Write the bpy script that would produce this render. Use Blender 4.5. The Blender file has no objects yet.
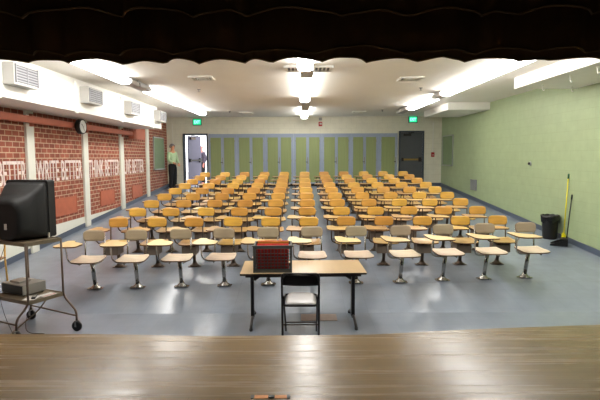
import bpy, bmesh, math, random
from mathutils import Vector, Matrix
random.seed(7)
D = bpy.data
COL = bpy.context.scene.collection
PI = math.pi
ZC = 2.10                      # eye height above the flat front floor

# ------------------------------------------------------------------ materials
def srgb(r, g, b):
    f = lambda c: (c/255/12.92) if c/255 <= .04045 else ((c/255+.055)/1.055)**2.4
    return (f(r), f(g), f(b), 1)

def mat(name, col, rough=.5, metal=0, noise=0, nscale=(6, 6, 6), coat=0, bump=0, rnd=0, emit=None, spec=.5, rvar=0):
    m = D.materials.new(name); m.use_nodes = True
    nt = m.node_tree; N = nt.nodes; L = nt.links
    b = N['Principled BSDF']
    b.inputs['Roughness'].default_value = rough
    b.inputs['Metallic'].default_value = metal
    b.inputs['Specular IOR Level'].default_value = spec
    if coat: b.inputs['Coat Weight'].default_value = coat; b.inputs['Coat Roughness'].default_value = .12
    b.inputs['Base Color'].default_value = col
    if emit:
        b.inputs['Emission Color'].default_value = col; b.inputs['Emission Strength'].default_value = emit
    if noise or bump or rvar:
        tc = N.new('ShaderNodeTexCoord'); mp = N.new('ShaderNodeMapping'); mp.inputs['Scale'].default_value = nscale
        nz = N.new('ShaderNodeTexNoise'); nz.inputs['Detail'].default_value = 6; nz.inputs['Scale'].default_value = 1
        L.new(tc.outputs['Object'], mp.inputs[0]); L.new(mp.outputs[0], nz.inputs['Vector'])
        if noise:
            mx = N.new('ShaderNodeMix'); mx.data_type = 'RGBA'
            mx.inputs[6].default_value = tuple(c*(1-noise) for c in col[:3])+(1,)
            mx.inputs[7].default_value = tuple(min(1, c*(1+noise)) for c in col[:3])+(1,)
            cr = N.new('ShaderNodeMapRange'); cr.inputs[1].default_value = .3; cr.inputs[2].default_value = .7
            L.new(nz.outputs[0], cr.inputs[0]); L.new(cr.outputs[0], mx.inputs[0])
            out = mx.outputs[2]
            if rnd:
                oi = N.new('ShaderNodeObjectInfo'); hs = N.new('ShaderNodeHueSaturation')
                mr = N.new('ShaderNodeMapRange'); mr.inputs[3].default_value = 1-rnd; mr.inputs[4].default_value = 1+rnd
                mh = N.new('ShaderNodeMapRange'); mh.inputs[3].default_value = .49; mh.inputs[4].default_value = .51
                L.new(oi.outputs['Random'], mr.inputs[0]); L.new(mr.outputs[0], hs.inputs['Value'])
                L.new(oi.outputs['Random'], mh.inputs[0]); L.new(mh.outputs[0], hs.inputs['Hue'])
                L.new(out, hs.inputs['Color']); out = hs.outputs[0]
            L.new(out, b.inputs['Base Color'])
        if rvar:
            rr = N.new('ShaderNodeMapRange'); rr.inputs[1].default_value = .3; rr.inputs[2].default_value = .7
            rr.inputs[3].default_value = rough-rvar; rr.inputs[4].default_value = rough+rvar
            L.new(nz.outputs[0], rr.inputs[0]); L.new(rr.outputs[0], b.inputs['Roughness'])
        if bump:
            bp = N.new('ShaderNodeBump'); bp.inputs['Strength'].default_value = bump; bp.inputs['Distance'].default_value = .01
            L.new(nz.outputs[0], bp.inputs['Height']); L.new(bp.outputs[0], b.inputs['Normal'])
    return m

def brick_mat(name, c1, c2, mortar, w, h, ms, axes='YZ', rough=.8, bump=.4, off=.5, noise=.25, spec=.3):
    m = D.materials.new(name); m.use_nodes = True
    nt = m.node_tree; N = nt.nodes; L = nt.links; b = N['Principled BSDF']
    b.inputs['Roughness'].default_value = rough; b.inputs['Specular IOR Level'].default_value = spec
    g = N.new('ShaderNodeTexCoord'); s = N.new('ShaderNodeSeparateXYZ'); c = N.new('ShaderNodeCombineXYZ')
    L.new(g.outputs['Object'], s.inputs[0])
    L.new(s.outputs[axes[0]], c.inputs[0]); L.new(s.outputs[axes[1]], c.inputs[1])
    br = N.new('ShaderNodeTexBrick'); br.offset = off
    br.inputs['Scale'].default_value = 1; br.inputs['Brick Width'].default_value = w
    br.inputs['Row Height'].default_value = h; br.inputs['Mortar Size'].default_value = ms
    br.inputs['Mortar Smooth'].default_value = .2; br.inputs['Bias'].default_value = 0
    br.inputs['Color1'].default_value = c1; br.inputs['Color2'].default_value = c2; br.inputs['Mortar'].default_value = mortar
    L.new(c.outputs[0], br.inputs['Vector'])
    nz = N.new('ShaderNodeTexNoise'); nz.inputs['Scale'].default_value = 5; nz.inputs['Detail'].default_value = 8
    L.new(g.outputs['Object'], nz.inputs['Vector'])
    mr = N.new('ShaderNodeMapRange'); mr.inputs[1].default_value = .3; mr.inputs[2].default_value = .7
    mr.inputs[3].default_value = 1-noise; mr.inputs[4].default_value = 1+noise
    L.new(nz.outputs[0], mr.inputs[0])
    hs = N.new('ShaderNodeHueSaturation'); L.new(br.outputs[0], hs.inputs['Color']); L.new(mr.outputs[0], hs.inputs['Value'])
    L.new(hs.outputs[0], b.inputs['Base Color'])
    if bump:
        bp = N.new('ShaderNodeBump'); bp.inputs['Strength'].default_value = bump; bp.inputs['Distance'].default_value = .01; bp.invert = True
        L.new(br.outputs[1], bp.inputs['Height']); L.new(bp.outputs[0], b.inputs['Normal'])
    return m

def board_mat(name):
    m = D.materials.new(name); m.use_nodes = True
    nt = m.node_tree; N = nt.nodes; L = nt.links; b = N['Principled BSDF']
    tc = N.new('ShaderNodeTexCoord')
    br = N.new('ShaderNodeTexBrick'); br.offset = .37; br.inputs['Scale'].default_value = 1
    br.inputs['Brick Width'].default_value = 1.9; br.inputs['Row Height'].default_value = .057; br.inputs['Mortar Size'].default_value = .0012
    br.inputs['Color1'].default_value = srgb(140, 116, 80); br.inputs['Color2'].default_value = srgb(124, 101, 69); br.inputs['Mortar'].default_value = srgb(96, 76, 50)
    L.new(tc.outputs['Object'], br.inputs['Vector'])
    mp = N.new('ShaderNodeMapping'); mp.inputs['Scale'].default_value = (.8, 26, 1)
    nz = N.new('ShaderNodeTexNoise'); nz.inputs['Scale'].default_value = 1; nz.inputs['Detail'].default_value = 7
    L.new(tc.outputs['Object'], mp.inputs[0]); L.new(mp.outputs[0], nz.inputs['Vector'])
    mr = N.new('ShaderNodeMapRange'); mr.inputs[1].default_value = .3; mr.inputs[2].default_value = .7; mr.inputs[3].default_value = .84; mr.inputs[4].default_value = 1.12
    L.new(nz.outputs[0], mr.inputs[0])
    hs = N.new('ShaderNodeHueSaturation'); L.new(br.outputs[0], hs.inputs['Color']); L.new(mr.outputs[0], hs.inputs['Value'])
    # scuffed scribbles of dark rubber on the boards
    m2 = N.new('ShaderNodeMapping'); m2.inputs['Location'].default_value = (-1.83, -3.71, 0); 
    L.new(tc.outputs['Object'], m2.inputs[0])
    m3 = N.new('ShaderNodeMapping'); m3.inputs['Scale'].default_value = (1/.26, 1/.09, 1); L.new(m2.outputs[0], m3.inputs[0])
    ln = N.new('ShaderNodeVectorMath'); ln.operation = 'LENGTH'; L.new(m3.outputs[0], ln.inputs[0])
    n3 = N.new('ShaderNodeTexNoise'); n3.inputs['Scale'].default_value = 22; n3.inputs['Detail'].default_value = 3; L.new(tc.outputs['Object'], n3.inputs['Vector'])
    ad = N.new('ShaderNodeMath'); ad.operation = 'MULTIPLY_ADD'; ad.inputs[1].default_value = .8; L.new(ln.outputs['Value'], ad.inputs[0]); L.new(n3.outputs[0], ad.inputs[2])
    r3 = N.new('ShaderNodeMapRange'); r3.inputs[1].default_value = .55; r3.inputs[2].default_value = .75; r3.inputs[3].default_value = .7; r3.inputs[4].default_value = 0
    L.new(ad.outputs[0], r3.inputs[0])
    mx = N.new('ShaderNodeMix'); mx.data_type = 'RGBA'; mx.inputs[7].default_value = srgb(60, 48, 36)
    L.new(r3.outputs[0], mx.inputs[0]); L.new(hs.outputs[0], mx.inputs[6]); L.new(mx.outputs[2], b.inputs['Base Color'])
    # satin varnish, worn unevenly along the grain
    mr2 = N.new('ShaderNodeMapRange'); mr2.inputs[1].default_value = .3; mr2.inputs[2].default_value = .7; mr2.inputs[3].default_value = .20; mr2.inputs[4].default_value = .31
    L.new(nz.outputs[0], mr2.inputs[0]); L.new(mr2.outputs[0], b.inputs['Roughness'])
    bp = N.new('ShaderNodeBump'); bp.inputs['Strength'].default_value = .12; bp.inputs['Distance'].default_value = .002
    L.new(nz.outputs[0], bp.inputs['Height']); L.new(bp.outputs[0], b.inputs['Normal'])
    return m

M = {}
M['green_wall'] = brick_mat('green_wall', srgb(158, 173, 133), srgb(156, 170, 131), srgb(151, 165, 126), .4, .2, .006, 'YZ', .5, .1, noise=.05, spec=.5)
M['cream_block'] = brick_mat('cream_block', srgb(226, 223, 204), srgb(223, 220, 201), srgb(213, 210, 191), .4, .2, .006, 'XZ', .6, .15, noise=.04)
M['brick'] = brick_mat('brick', srgb(156, 88, 68), srgb(132, 70, 54), srgb(192, 164, 138), .22, .10, .010, 'YZ', .8, .5, noise=.22)
M['white_paint'] = mat('white_paint', srgb(232, 230, 222), .55, noise=.03, nscale=(2, 2, 2))
M['column_paint'] = mat('column_paint', srgb(225, 224, 212), .5, noise=.04, nscale=(3, 3, 3))
M['ceiling'] = mat('ceiling', srgb(240, 237, 230), .9, noise=.03, nscale=(1.2, .6, 1), bump=.15)
M['soffit'] = mat('soffit', srgb(236, 234, 228), .6, noise=.02)
M['brick_paint'] = mat('brick_paint', srgb(178, 100, 76), .55, noise=.06)
M['patch_paint'] = mat('patch_paint', srgb(176, 96, 68), .6, noise=.08)
M['baseboard'] = mat('baseboard', srgb(78, 88, 104), .45, noise=.06)
def floor_mat():
    m = brick_mat('hall_floor', srgb(134, 143, 156), srgb(130, 139, 152), srgb(120, 129, 141), .305, .305, .002, 'XY', .25, 0, 0, .05, .5)
    nt = m.node_tree; N = nt.nodes; L = nt.links; b = N['Principled BSDF']
    tc = N.new('ShaderNodeTexCoord'); nz = N.new('ShaderNodeTexNoise'); nz.inputs['Scale'].default_value = .9; nz.inputs['Detail'].default_value = 9
    nz.inputs['Roughness'].default_value = .65
    L.new(tc.outputs['Object'], nz.inputs['Vector'])
    mr = N.new('ShaderNodeMapRange'); mr.inputs[1].default_value = .3; mr.inputs[2].default_value = .7; mr.inputs[3].default_value = .20; mr.inputs[4].default_value = .27
    L.new(nz.outputs[0], mr.inputs[0]); L.new(mr.outputs[0], b.inputs['Roughness'])
    return m
M['floor'] = floor_mat()
M['boards'] = board_mat('stage_boards')
M['velvet'] = mat('velvet', srgb(98, 80, 64), .95, noise=.2, nscale=(4, 4, 1), spec=.1)
M['hem'] = mat('hem', srgb(118, 102, 80), .9, spec=.1)  # lighter than the velvet, painting in the backlit line along the hem
M['black_paint'] = mat('black_paint', srgb(30, 29, 28), .8)
M['honey'] = mat('honey', srgb(210, 158, 70), .32, noise=.14, nscale=(4, 4, 30), rnd=.12, coat=.3)
M['honey_flat'] = mat('honey_flat', srgb(186, 148, 84), .35, noise=.12, nscale=(4, 30, 4), rnd=.12, coat=.2)
M['cream_flat'] = mat('cream_flat', srgb(222, 196, 138), .38, noise=.08, nscale=(4, 30, 4), rnd=.07, coat=.2)
M['taupe'] = mat('taupe', srgb(168, 152, 126), .5, noise=.06, nscale=(4, 4, 24), rnd=.05)
M['bleached'] = mat('bleached', srgb(214, 194, 170), .45, noise=.10, nscale=(4, 20, 4), rnd=.06)
M['ply_edge'] = mat('ply_edge', srgb(96, 62, 38), .6)
M['chrome'] = mat('chrome', srgb(166, 164, 160), .22, 1)
M['brown_metal'] = mat('brown_metal', srgb(84, 70, 58), .4, .5, noise=.15)
M['rack_metal'] = mat('rack_metal', srgb(112, 98, 86), .6, .0, noise=.15)
M['laminate'] = mat('laminate', srgb(190, 162, 122), .3, noise=.05, nscale=(20, 2, 2))
M['dark_edge'] = mat('dark_edge', srgb(48, 32, 24), .5)
M['dark_metal'] = mat('dark_metal', srgb(36, 30, 28), .4, .3)
M['steel'] = mat('steel', srgb(150, 148, 144), .3, 1)
M['vinyl_pad'] = mat('vinyl_pad', srgb(222, 218, 218), .18, noise=.05)
M['locker_blue'] = mat('locker_blue', srgb(150, 162, 184), .5, noise=.03)
M['locker_green'] = mat('locker_green', srgb(140, 152, 100), .55, noise=.06, nscale=(30, 30, 1))
M['door_dark'] = mat('door_dark', srgb(58, 68, 80), .5)
M['door_grey'] = mat('door_grey', srgb(76, 80, 84), .5, noise=.04)
M['door_lilac'] = mat('door_lilac', srgb(80, 76, 98), .5, noise=.04)
M['brass'] = mat('brass', srgb(150, 122, 70), .35, .8)
M['black_plastic'] = mat('black_plastic', srgb(10, 10, 11), .5)
M['tv_black'] = mat('tv_black', srgb(8, 8, 9), .6, bump=.1, nscale=(60, 60, 60))
M['label_white'] = mat('label_white', srgb(205, 200, 190), .6)
M['cart_metal'] = mat('cart_metal', srgb(92, 76, 62), .45, .3, noise=.1)
M['cart_shelf'] = mat('cart_shelf', srgb(112, 98, 76), .5, .1, noise=.1)
M['vcr_grey'] = mat('vcr_grey', srgb(150, 146, 138), .45, .2)
M['paper'] = mat('paper', srgb(225, 222, 218), .7)
M['red_print'] = mat('red_print', srgb(190, 50, 50), .6)
M['crate'] = mat('crate', srgb(84, 86, 84), .55)
M['folder_red'] = mat('folder_red', srgb(205, 48, 26), .6)
M['folder_maroon'] = mat('folder_maroon', srgb(205, 40, 34), .6, noise=.2, nscale=(40, 4, 4))
M['folder_yellow'] = mat('folder_yellow', srgb(196, 150, 50), .6)
M['yellow'] = mat('yellow', srgb(226, 214, 24), .4)
M['tip_green'] = mat('tip_green', srgb(22, 84, 54), .5)
M['bag'] = mat('bag', srgb(9, 9, 11), .25, bump=.6, nscale=(14, 14, 14))
M['chalk_green'] = mat('chalk_green', srgb(122, 142, 104), .7, noise=.05)
M['alum'] = mat('alum', srgb(170, 172, 168), .4, .6)
M['vent_body'] = mat('vent_body', srgb(188, 186, 182), .6)
M['grille'] = mat('grille', srgb(140, 140, 144), .5, .2)
M['grille_dark'] = mat('grille_dark', srgb(84, 84, 88), .6)
M['red_device'] = mat('red_device', srgb(176, 26, 24), .4)
M['exit_green'] = mat('exit_green', srgb(10, 190, 130), .4, emit=.75)
M['exit_light'] = mat('exit_light', srgb(150, 255, 215), .4, emit=1.2)
M['lettering'] = mat('lettering', srgb(232, 216, 210), .8, noise=.12, nscale=(9, 9, 9))
M['orange_tape'] = mat('orange_tape', srgb(225, 140, 58), .5, noise=.1, nscale=(30, 30, 30))
M['floor_patch'] = mat('floor_patch', srgb(128, 108, 98), .5, noise=.12, nscale=(20, 20, 20))
M['skin'] = mat('skin', srgb(214, 150, 112), .55)
M['skin_pink'] = mat('skin_pink', srgb(222, 140, 128), .55)
M['hair_grey'] = mat('hair_grey', srgb(120, 118, 118), .8, noise=.3, nscale=(40, 40, 40))
M['shirt_green'] = mat('shirt_green', srgb(188, 212, 170), .8, noise=.05)
M['trouser_black'] = mat('trouser_black', srgb(18, 18, 22), .8)
M['jacket_grey'] = mat('jacket_grey', srgb(84, 76, 92), .8)
M['shirt_white'] = mat('shirt_white', srgb(215, 222, 240), .8)
M['eye'] = mat('eye', srgb(25, 20, 18), .3)
M['ground'] = mat('ground', srgb(205, 203, 198), .9, noise=.04)
M['fixture'] = mat('fixture', srgb(190, 186, 186), .5)
M['rubber'] = mat('rubber', srgb(20, 20, 20), .6)
M['clock_face'] = mat('clock_face', srgb(235, 238, 235), .4)

def lamp_mat(name, strength):
    m = D.materials.new(name); m.use_nodes = True
    b = m.node_tree.nodes['Principled BSDF']
    b.inputs['Base Color'].default_value = (.9, .9, .9, 1)
    b.inputs['Emission Color'].default_value = (1.0, .985, .95, 1); b.inputs['Emission Strength'].default_value = strength
    return m
M['tube'] = lamp_mat('lit_diffuser', 11.0)

# ------------------------------------------------------------------ mesh helpers
class MB:
    def __init__(s): s.bm = bmesh.new(); s.mats = []
    def mi(s, m):
        if m not in s.mats: s.mats.append(m)
        return s.mats.index(m)
    def box(s, x0, x1, y0, y1, z0, z1, m, bev=0, mx=None, seg=2):
        k = s.mi(m); before = set(s.bm.verts)
        r = bmesh.ops.create_cube(s.bm, size=1)
        bmesh.ops.scale(s.bm, vec=(x1-x0, y1-y0, z1-z0), verts=r['verts'])
        bmesh.ops.translate(s.bm, vec=((x0+x1)/2, (y0+y1)/2, (z0+z1)/2), verts=r['verts'])
        if bev:
            es = list({e for v in r['verts'] for e in v.link_edges})
            bmesh.ops.bevel(s.bm, geom=es, offset=bev, segments=seg, profile=.6, affect='EDGES')
        nv = [v for v in s.bm.verts if v not in before]
        if mx is not None: bmesh.ops.transform(s.bm, matrix=mx, verts=nv)
        for f in {f for v in nv for f in v.link_faces}: f.material_index = k; f.smooth = False
        return s
    def tube(s, pts, r, m, fillet=0, n=8, cap=True, closed=False, flat=None):
        k = s.mi(m); pts = [Vector(p) for p in pts]
        if fillet: pts = fil(pts, fillet)
        rs = r if isinstance(r, (list, tuple)) else [r]*len(pts)
        rings = []; up = None
        for i, p in enumerate(pts):
            a = pts[i-1] if (i or closed) else p; b = pts[(i+1) % len(pts)] if (i < len(pts)-1 or closed) else p
            t = (b-a).normalized()
            if up is None:
                up = Vector((0, 0, 1)) if abs(t.z) < .9 else Vector((0, 1, 0))
            sx = t.cross(up).normalized(); up = sx.cross(t).normalized()
            ring = []
            for j in range(n):
                an = 2*PI*j/n
                ring.append(s.bm.verts.new(p+sx*math.cos(an)*rs[i]+up*math.sin(an)*rs[i]*(flat or 1)))
            rings.append(ring)
        m2 = len(rings) if closed else len(rings)-1
        for i in range(m2):
            a = rings[i]; b = rings[(i+1) % len(rings)]
            for j in range(n):
                f = s.bm.faces.new((a[j], a[(j+1) % n], b[(j+1) % n], b[j])); f.material_index = k; f.smooth = True
        if cap and not closed:
            for q in (rings[0][::-1], rings[-1]):
                f = s.bm.faces.new(q); f.material_index = k
        return s
    def lathe(s, prof, m, c=(0, 0, 0), n=20, mx=None, smooth=True):
        k = s.mi(m); rings = []; nv = []
        for (r, z) in prof:
            if r < 1e-5: ring = [s.bm.verts.new((c[0], c[1], c[2]+z))]
            else: ring = [s.bm.verts.new((c[0]+r*math.cos(2*PI*j/n), c[1]+r*math.sin(2*PI*j/n), c[2]+z)) for j in range(n)]
            rings.append(ring); nv += ring
        for a, b in zip(rings, rings[1:]):
            for j in range(n):
                q = [a[j % len(a)], a[(j+1) % len(a)], b[(j+1) % len(b)], b[j % len(b)]]
                u = []
                for v in q:
                    if v not in u: u.append(v)
                if len(u) > 2:
                    f = s.bm.faces.new(u); f.material_index = k; f.smooth = smooth
        if mx is not None: bmesh.ops.transform(s.bm, matrix=mx, verts=nv)
        return s
    def prism(s, poly, z0, z1, m, mside=None, mx=None, bev=0, zf=None):
        """polygon in xy extruded in z; zf(x,y) adds a height"""
        k = s.mi(m); ks = s.mi(mside or m); zf = zf or (lambda x, y: 0)
        lo = [s.bm.verts.new((x, y, z0+zf(x, y))) for x, y in poly]; hi = [s.bm.verts.new((x, y, z1+zf(x, y))) for x, y in poly]
        fs = [s.bm.faces.new(lo[::-1]), s.bm.faces.new(hi)]
        for f in fs: f.material_index = k
        n = len(poly)
        for i in range(n):
            f = s.bm.faces.new((lo[i], lo[(i+1) % n], hi[(i+1) % n], hi[i])); f.material_index = ks
        if mx is not None: bmesh.ops.transform(s.bm, matrix=mx, verts=lo+hi)
        return s
    def sheet(s, P, th, m, mside=None):
        """P[i][j] grid of points, thickened downwards along its normal by th"""
        k = s.mi(m); ks = s.mi(mside or m)
        ni, nj = len(P), len(P[0])
        nor = lambda i, j: (Vector(P[min(i+1, ni-1)][j])-Vector(P[max(i-1, 0)][j])).cross(Vector(P[i][min(j+1, nj-1)])-Vector(P[i][max(j-1, 0)])).normalized()
        A = [[s.bm.verts.new(P[i][j]) for j in range(nj)] for i in range(ni)]
        B = [[s.bm.verts.new(Vector(P[i][j])-nor(i, j)*th) for j in range(nj)] for i in range(ni)]
        for i in range(ni-1):
            for j in range(nj-1):
                f = s.bm.faces.new((A[i][j], A[i+1][j], A[i+1][j+1], A[i][j+1])); f.material_index = k; f.smooth = True
                f = s.bm.faces.new((B[i][j], B[i][j+1], B[i+1][j+1], B[i+1][j])); f.material_index = k; f.smooth = True
        rim = [(i, 0) for i in range(ni)]+[(ni-1, j) for j in range(1, nj)]+[(i, nj-1) for i in range(ni-2, -1, -1)]+[(0, j) for j in range(nj-2, 0, -1)]
        for q in range(len(rim)):
            a, b = rim[q], rim[(q+1) % len(rim)]
            f = s.bm.faces.new((A[a[0]][a[1]], B[a[0]][a[1]], B[b[0]][b[1]], A[b[0]][b[1]])); f.material_index = ks
        return s
    def data(s, name):
        bmesh.ops.recalc_face_normals(s.bm, faces=s.bm.faces[:])
        me = D.meshes.new(name); s.bm.to_mesh(me); s.bm.free()
        for m in s.mats: me.materials.append(M[m])
        return me
    def build(s, name, parent=None, loc=None):
        o = D.objects.new(name, s.data(name)); COL.objects.link(o)
        if parent: o.parent = parent
        if loc: o.location = loc
        return o

def fil(pts, r, n=5):
    out = [pts[0]]
    for a, b, c in zip(pts, pts[1:], pts[2:]):
        u = (a-b); v = (c-b); q = min(r, u.length*.48, v.length*.48)
        p0 = b+u.normalized()*q; p1 = b+v.normalized()*q
        for i in range(n+1):
            t = i/n; out.append(p0*(1-t)**2+b*2*t*(1-t)+p1*t*t)
    out.append(pts[-1]); return out

def rrect(w, h, r, n=4, cx=0, cy=0):
    out = []
    for (sx, sy, a0) in ((1, 1, 0), (-1, 1, 90), (-1, -1, 180), (1, -1, 270)):
        for i in range(n+1):
            a = math.radians(a0+90*i/n); out.append((cx+sx*(w/2-r)+r*math.cos(a), cy+sy*(h/2-r)+r*math.sin(a)))
    return out

def smooth_poly(pts, r, n=4):
    P = [Vector((x, y, 0)) for x, y in pts]; out = []; m = len(P)
    for i in range(m):
        a, b, c = P[i-1], P[i], P[(i+1) % m]
        u = a-b; v = c-b; q = min(r, u.length*.45, v.length*.45)
        p0 = b+u.normalized()*q; p1 = b+v.normalized()*q
        for k in range(n+1):
            t = k/n; w = p0*(1-t)**2+b*2*t*(1-t)+p1*t*t; out.append((w.x, w.y))
    return out

def thing(name, label, cat, loc=(0, 0, 0), rz=0, group=None):
    o = D.objects.new(name, None); COL.objects.link(o); o.location = loc; o.rotation_euler = (0, 0, rz); o.empty_display_size = .1
    o['label'] = label; o['category'] = cat
    if group: o['group'] = group
    return o
def tag(o, label, cat, group=None):
    o['label'] = label; o['category'] = cat
    if group: o['group'] = group
    return o
def struct(o, label=None, cat=None):
    o['kind'] = 'structure'
    if label: o['label'] = label
    if cat: o['category'] = cat
    return o
def dup(root, loc, rz, label, group=None):
    r = root.copy(); COL.objects.link(r); r.location = loc; r.rotation_euler = (0, 0, rz); r['label'] = label
    if group: r['group'] = group
    for ch in list(root.children):
        c = ch.copy(); COL.objects.link(c); c.parent = r
        for g in ch.children:
            d = g.copy(); COL.objects.link(d); d.parent = c
    return r

# ------------------------------------------------------------------ levels of the hall
BACK, WL, WR, CEIL = 19.5, -5.15, 5.5, 3.65
def fz(y):
    """height of the raked hall floor"""
    if y <= 6.6: return 0.0
    if y <= 7.57: return .155*(y-6.6)/.97
    return .155+.068*(y-7.57)

# ------------------------------------------------------------------ room shell
def floor_mesh():
    b = MB(); k = b.mi('floor'); ys = [3.4, 5, 6.6, 7.57, BACK+.1]
    top = [[b.bm.verts.new((x, y, fz(y))) for x in (WL-.6, WR+.1)] for y in ys]
    bot = [[b.bm.verts.new((x, y, -.15)) for x in (WL-.6, WR+.1)] for y in ys]
    for i in range(len(ys)-1):
        for f in ((top[i][0], top[i][1], top[i+1][1], top[i+1][0]), (bot[i][0], bot[i+1][0], bot[i+1][1], bot[i][1]),
                  (top[i][0], top[i+1][0], bot[i+1][0], bot[i][0]), (top[i][1], bot[i][1], bot[i+1][1], top[i+1][1])):
            b.bm.faces.new(f)
    b.bm.faces.new((top[0][0], bot[0][0], bot[0][1], top[0][1])); b.bm.faces.new((top[-1][0], top[-1][1], bot[-1][1], bot[-1][0]))
    return b
struct(floor_mesh().build('floor'))
struct(MB().box(WL-.3, WR+.3, 3.95, BACK+.2, CEIL, CEIL+.15, 'ceiling').build('ceiling'))
# right wall
struct(MB().box(WR, WR+.2, 3.95, BACK+.2, -.1, CEIL, 'green_wall').build('wall_right'))
# left wall: brick above a white concrete footing
BZ = ZC-1.40
struct(MB().box(WL-.25, WL, 3.95, BACK+.2, BZ, CEIL, 'brick').build('wall_left'))
b = MB(); b.box(WL-.25, WL+.004, 3.95, 17.2, -.1, BZ, 'column_paint'); struct(b.build('trim_1'))
# back wall with two door openings
DL0, DL1, DLt = -4.47, -3.62, ZC+.86
DR0, DR1, DRt = 3.90, 4.76, ZC+.93
bz = fz(BACK)
b = MB()
for (x0, x1, z0, z1) in ((WL-.2, DL0, -.1, CEIL), (DL0, DL1, DLt, CEIL), (DL1, DR0, -.1, CEIL), (DR0, DR1, DRt, CEIL), (DR1, WR+.2, -.1, CEIL), (DL0, DL1, -.1, bz-.01)):
    b.box(x0, x1, BACK, BACK+.2, z0, z1, 'cream_block')
struct(b.build('wall_back'))
# baseboards following the rake
def base_strip(name, x0, x1, ya, yb, h=.11):
    b = MB(); ys = [ya]+[y for y in (6.6, 7.57) if ya < y < yb]+[yb]
    V = [[b.bm.verts.new((x, y, fz(y)+z)) for x, z in ((x0, .0), (x1, .0), (x1, h), (x0, h))] for y in ys]
    b.mi('baseboard')
    for i in range(len(V)-1):
        for j in range(4): b.bm.faces.new((V[i][j], V[i][(j+1) % 4], V[i+1][(j+1) % 4], V[i+1][j]))
    b.bm.faces.new(V[0]); b.bm.faces.new(V[-1][::-1])
    return struct(b.build(name))
base_strip('baseboard_left', WL, WL+.015, 4.2, BACK)
base_strip('baseboard_right', WR-.015, WR, 4.2, BACK)
b = MB(); b.box(WL, DL0-.06, BACK-.015, BACK, bz, bz+.11, 'baseboard'); b.box(DR1+.06, WR, BACK-.015, BACK, bz, bz+.11, 'baseboard'); struct(b.build('baseboard_back'))

# brick bay columns
for i, y in enumerate((7.1, 9.55, 12.0, 14.45, 16.9)):
    c = MB().box(WL-.02, WL+.05, y-.13, y+.13, fz(y)+.0, CEIL, 'column_paint', .006).build('trim_%d' % (i+2)); struct(c)
# wall lettering
def text_obj(name, txt, size, extr, m, parent=None):
    cu = D.curves.new(name, 'FONT'); cu.body = txt; cu.size = size; cu.extrude = extr; cu.align_x = 'CENTER'; cu.align_y = 'CENTER'
    cu.materials.append(M[m]); o = D.objects.new(name, cu); COL.objects.link(o)
    if parent: o.parent = parent
    return o
dg = None
def text_mesh(name, txt, w, h, extr, m, fit_bold=0):
    """text as a mesh of exact width and height in its local xz plane, thickness along y"""
    o = text_obj('tmp', txt, 1, .1, m); o.data.offset = fit_bold
    bpy.context.view_layer.update()
    e = o.evaluated_get(bpy.context.evaluated_depsgraph_get()); me = D.meshes.new_from_object(e)
    xs = [v.co.x for v in me.vertices]; ys = [v.co.y for v in me.vertices]
    sx = w/(max(xs)-min(xs)); sy = h/(max(ys)-min(ys)); mx, my = (max(xs)+min(xs))/2, (max(ys)+min(ys))/2
    for v in me.vertices:
        v.co = Vector(((v.co.x-mx)*sx, -v.co.z/.1*extr, (v.co.y-my)*sy))
    D.objects.remove(o); me.name = name
    n = D.objects.new(name, me); COL.objects.link(n); return n
for txt, y0, y1, lab in (('READ BETTER', 7.8, 9.40, 'READ BETTER in tall white letters on the brick bay behind the television'),
                         ('WRITE BETTER', 9.78, 11.82, 'WRITE BETTER in tall white letters on the second brick bay'),
                         ('THINK BETTER', 12.2, 14.27, 'THINK BETTER in tall white letters on the brick bay past the clock'),
                         ('LIVE BETTER', 14.68, 16.5, 'LIVE BETTER in tall white letters on the brick bay nearest the green board')):
    o = text_mesh('wall_lettering', txt, y1-y0, .43, .004, 'lettering', .003)
    o.rotation_euler = (0, 0, PI/2); o.location = (WL+.006, (y0+y1)/2, ZC-.265)
    tag(o, lab, 'lettering', 'slogans on the brick wall')
# painted patches in the brick
for k, (y0, y1, lab) in enumerate(((10.45, 11.45, 'orange-brown rectangular cover low on the brick just right of the television'),
                      (12.85, 13.8, 'orange-brown rectangular cover low on the brick under THINK BETTER'),
                      (15.3, 16.25, 'orange-brown rectangular cover low on the brick under LIVE BETTER, the farthest'))):
    t = thing('vent_cover', lab, 'wall cover', (WL, (y0+y1)/2, ZC-1.05), 0, 'painted covers on the brick wall')
    MB().box(0, .018, -(y1-y0)/2, (y1-y0)/2, -.18, .18, 'patch_paint', .004).build('plate', t)
    f = MB()
    for q in (-1, 1):
        f.box(0, .024, -(y1-y0)/2, (y1-y0)/2, q*.18-.01, q*.18+.01, 'patch_paint'); f.box(0, .024, q*(y1-y0)/2-.01, q*(y1-y0)/2+.01, -.18, .18, 'patch_paint')
    f.build('rim', t)
# brick-coloured duct below the soffit
t = thing('duct', 'long brick-coloured duct running along the top of the brick wall', 'duct', (WL+.16, 0, 0))
d = MB().box(-.06, .06, 4.3, 15.0, ZC+.65, ZC+.775, 'brick_paint', .015).build('duct_run', t)
MB().box(-.08, .08, 14.9, 15.2, ZC+.56, ZC+.80, 'brick_paint', .02).build('elbow', t)
for y in (7.1, 9.55, 12.0, 14.45):
    MB().box(-.11, -.05, y-.03, y+.03, ZC+.60, ZC+.83, 'brick_paint').build('bracket', t)
tag(MB().box(WL, WL+.03, 15.75, 16.7, ZC+.58, ZC+.92, 'brick_paint', .005).build('painted_panel'), 'bright orange-brown panel high on the brick at the end of the duct', 'panel')
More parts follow.
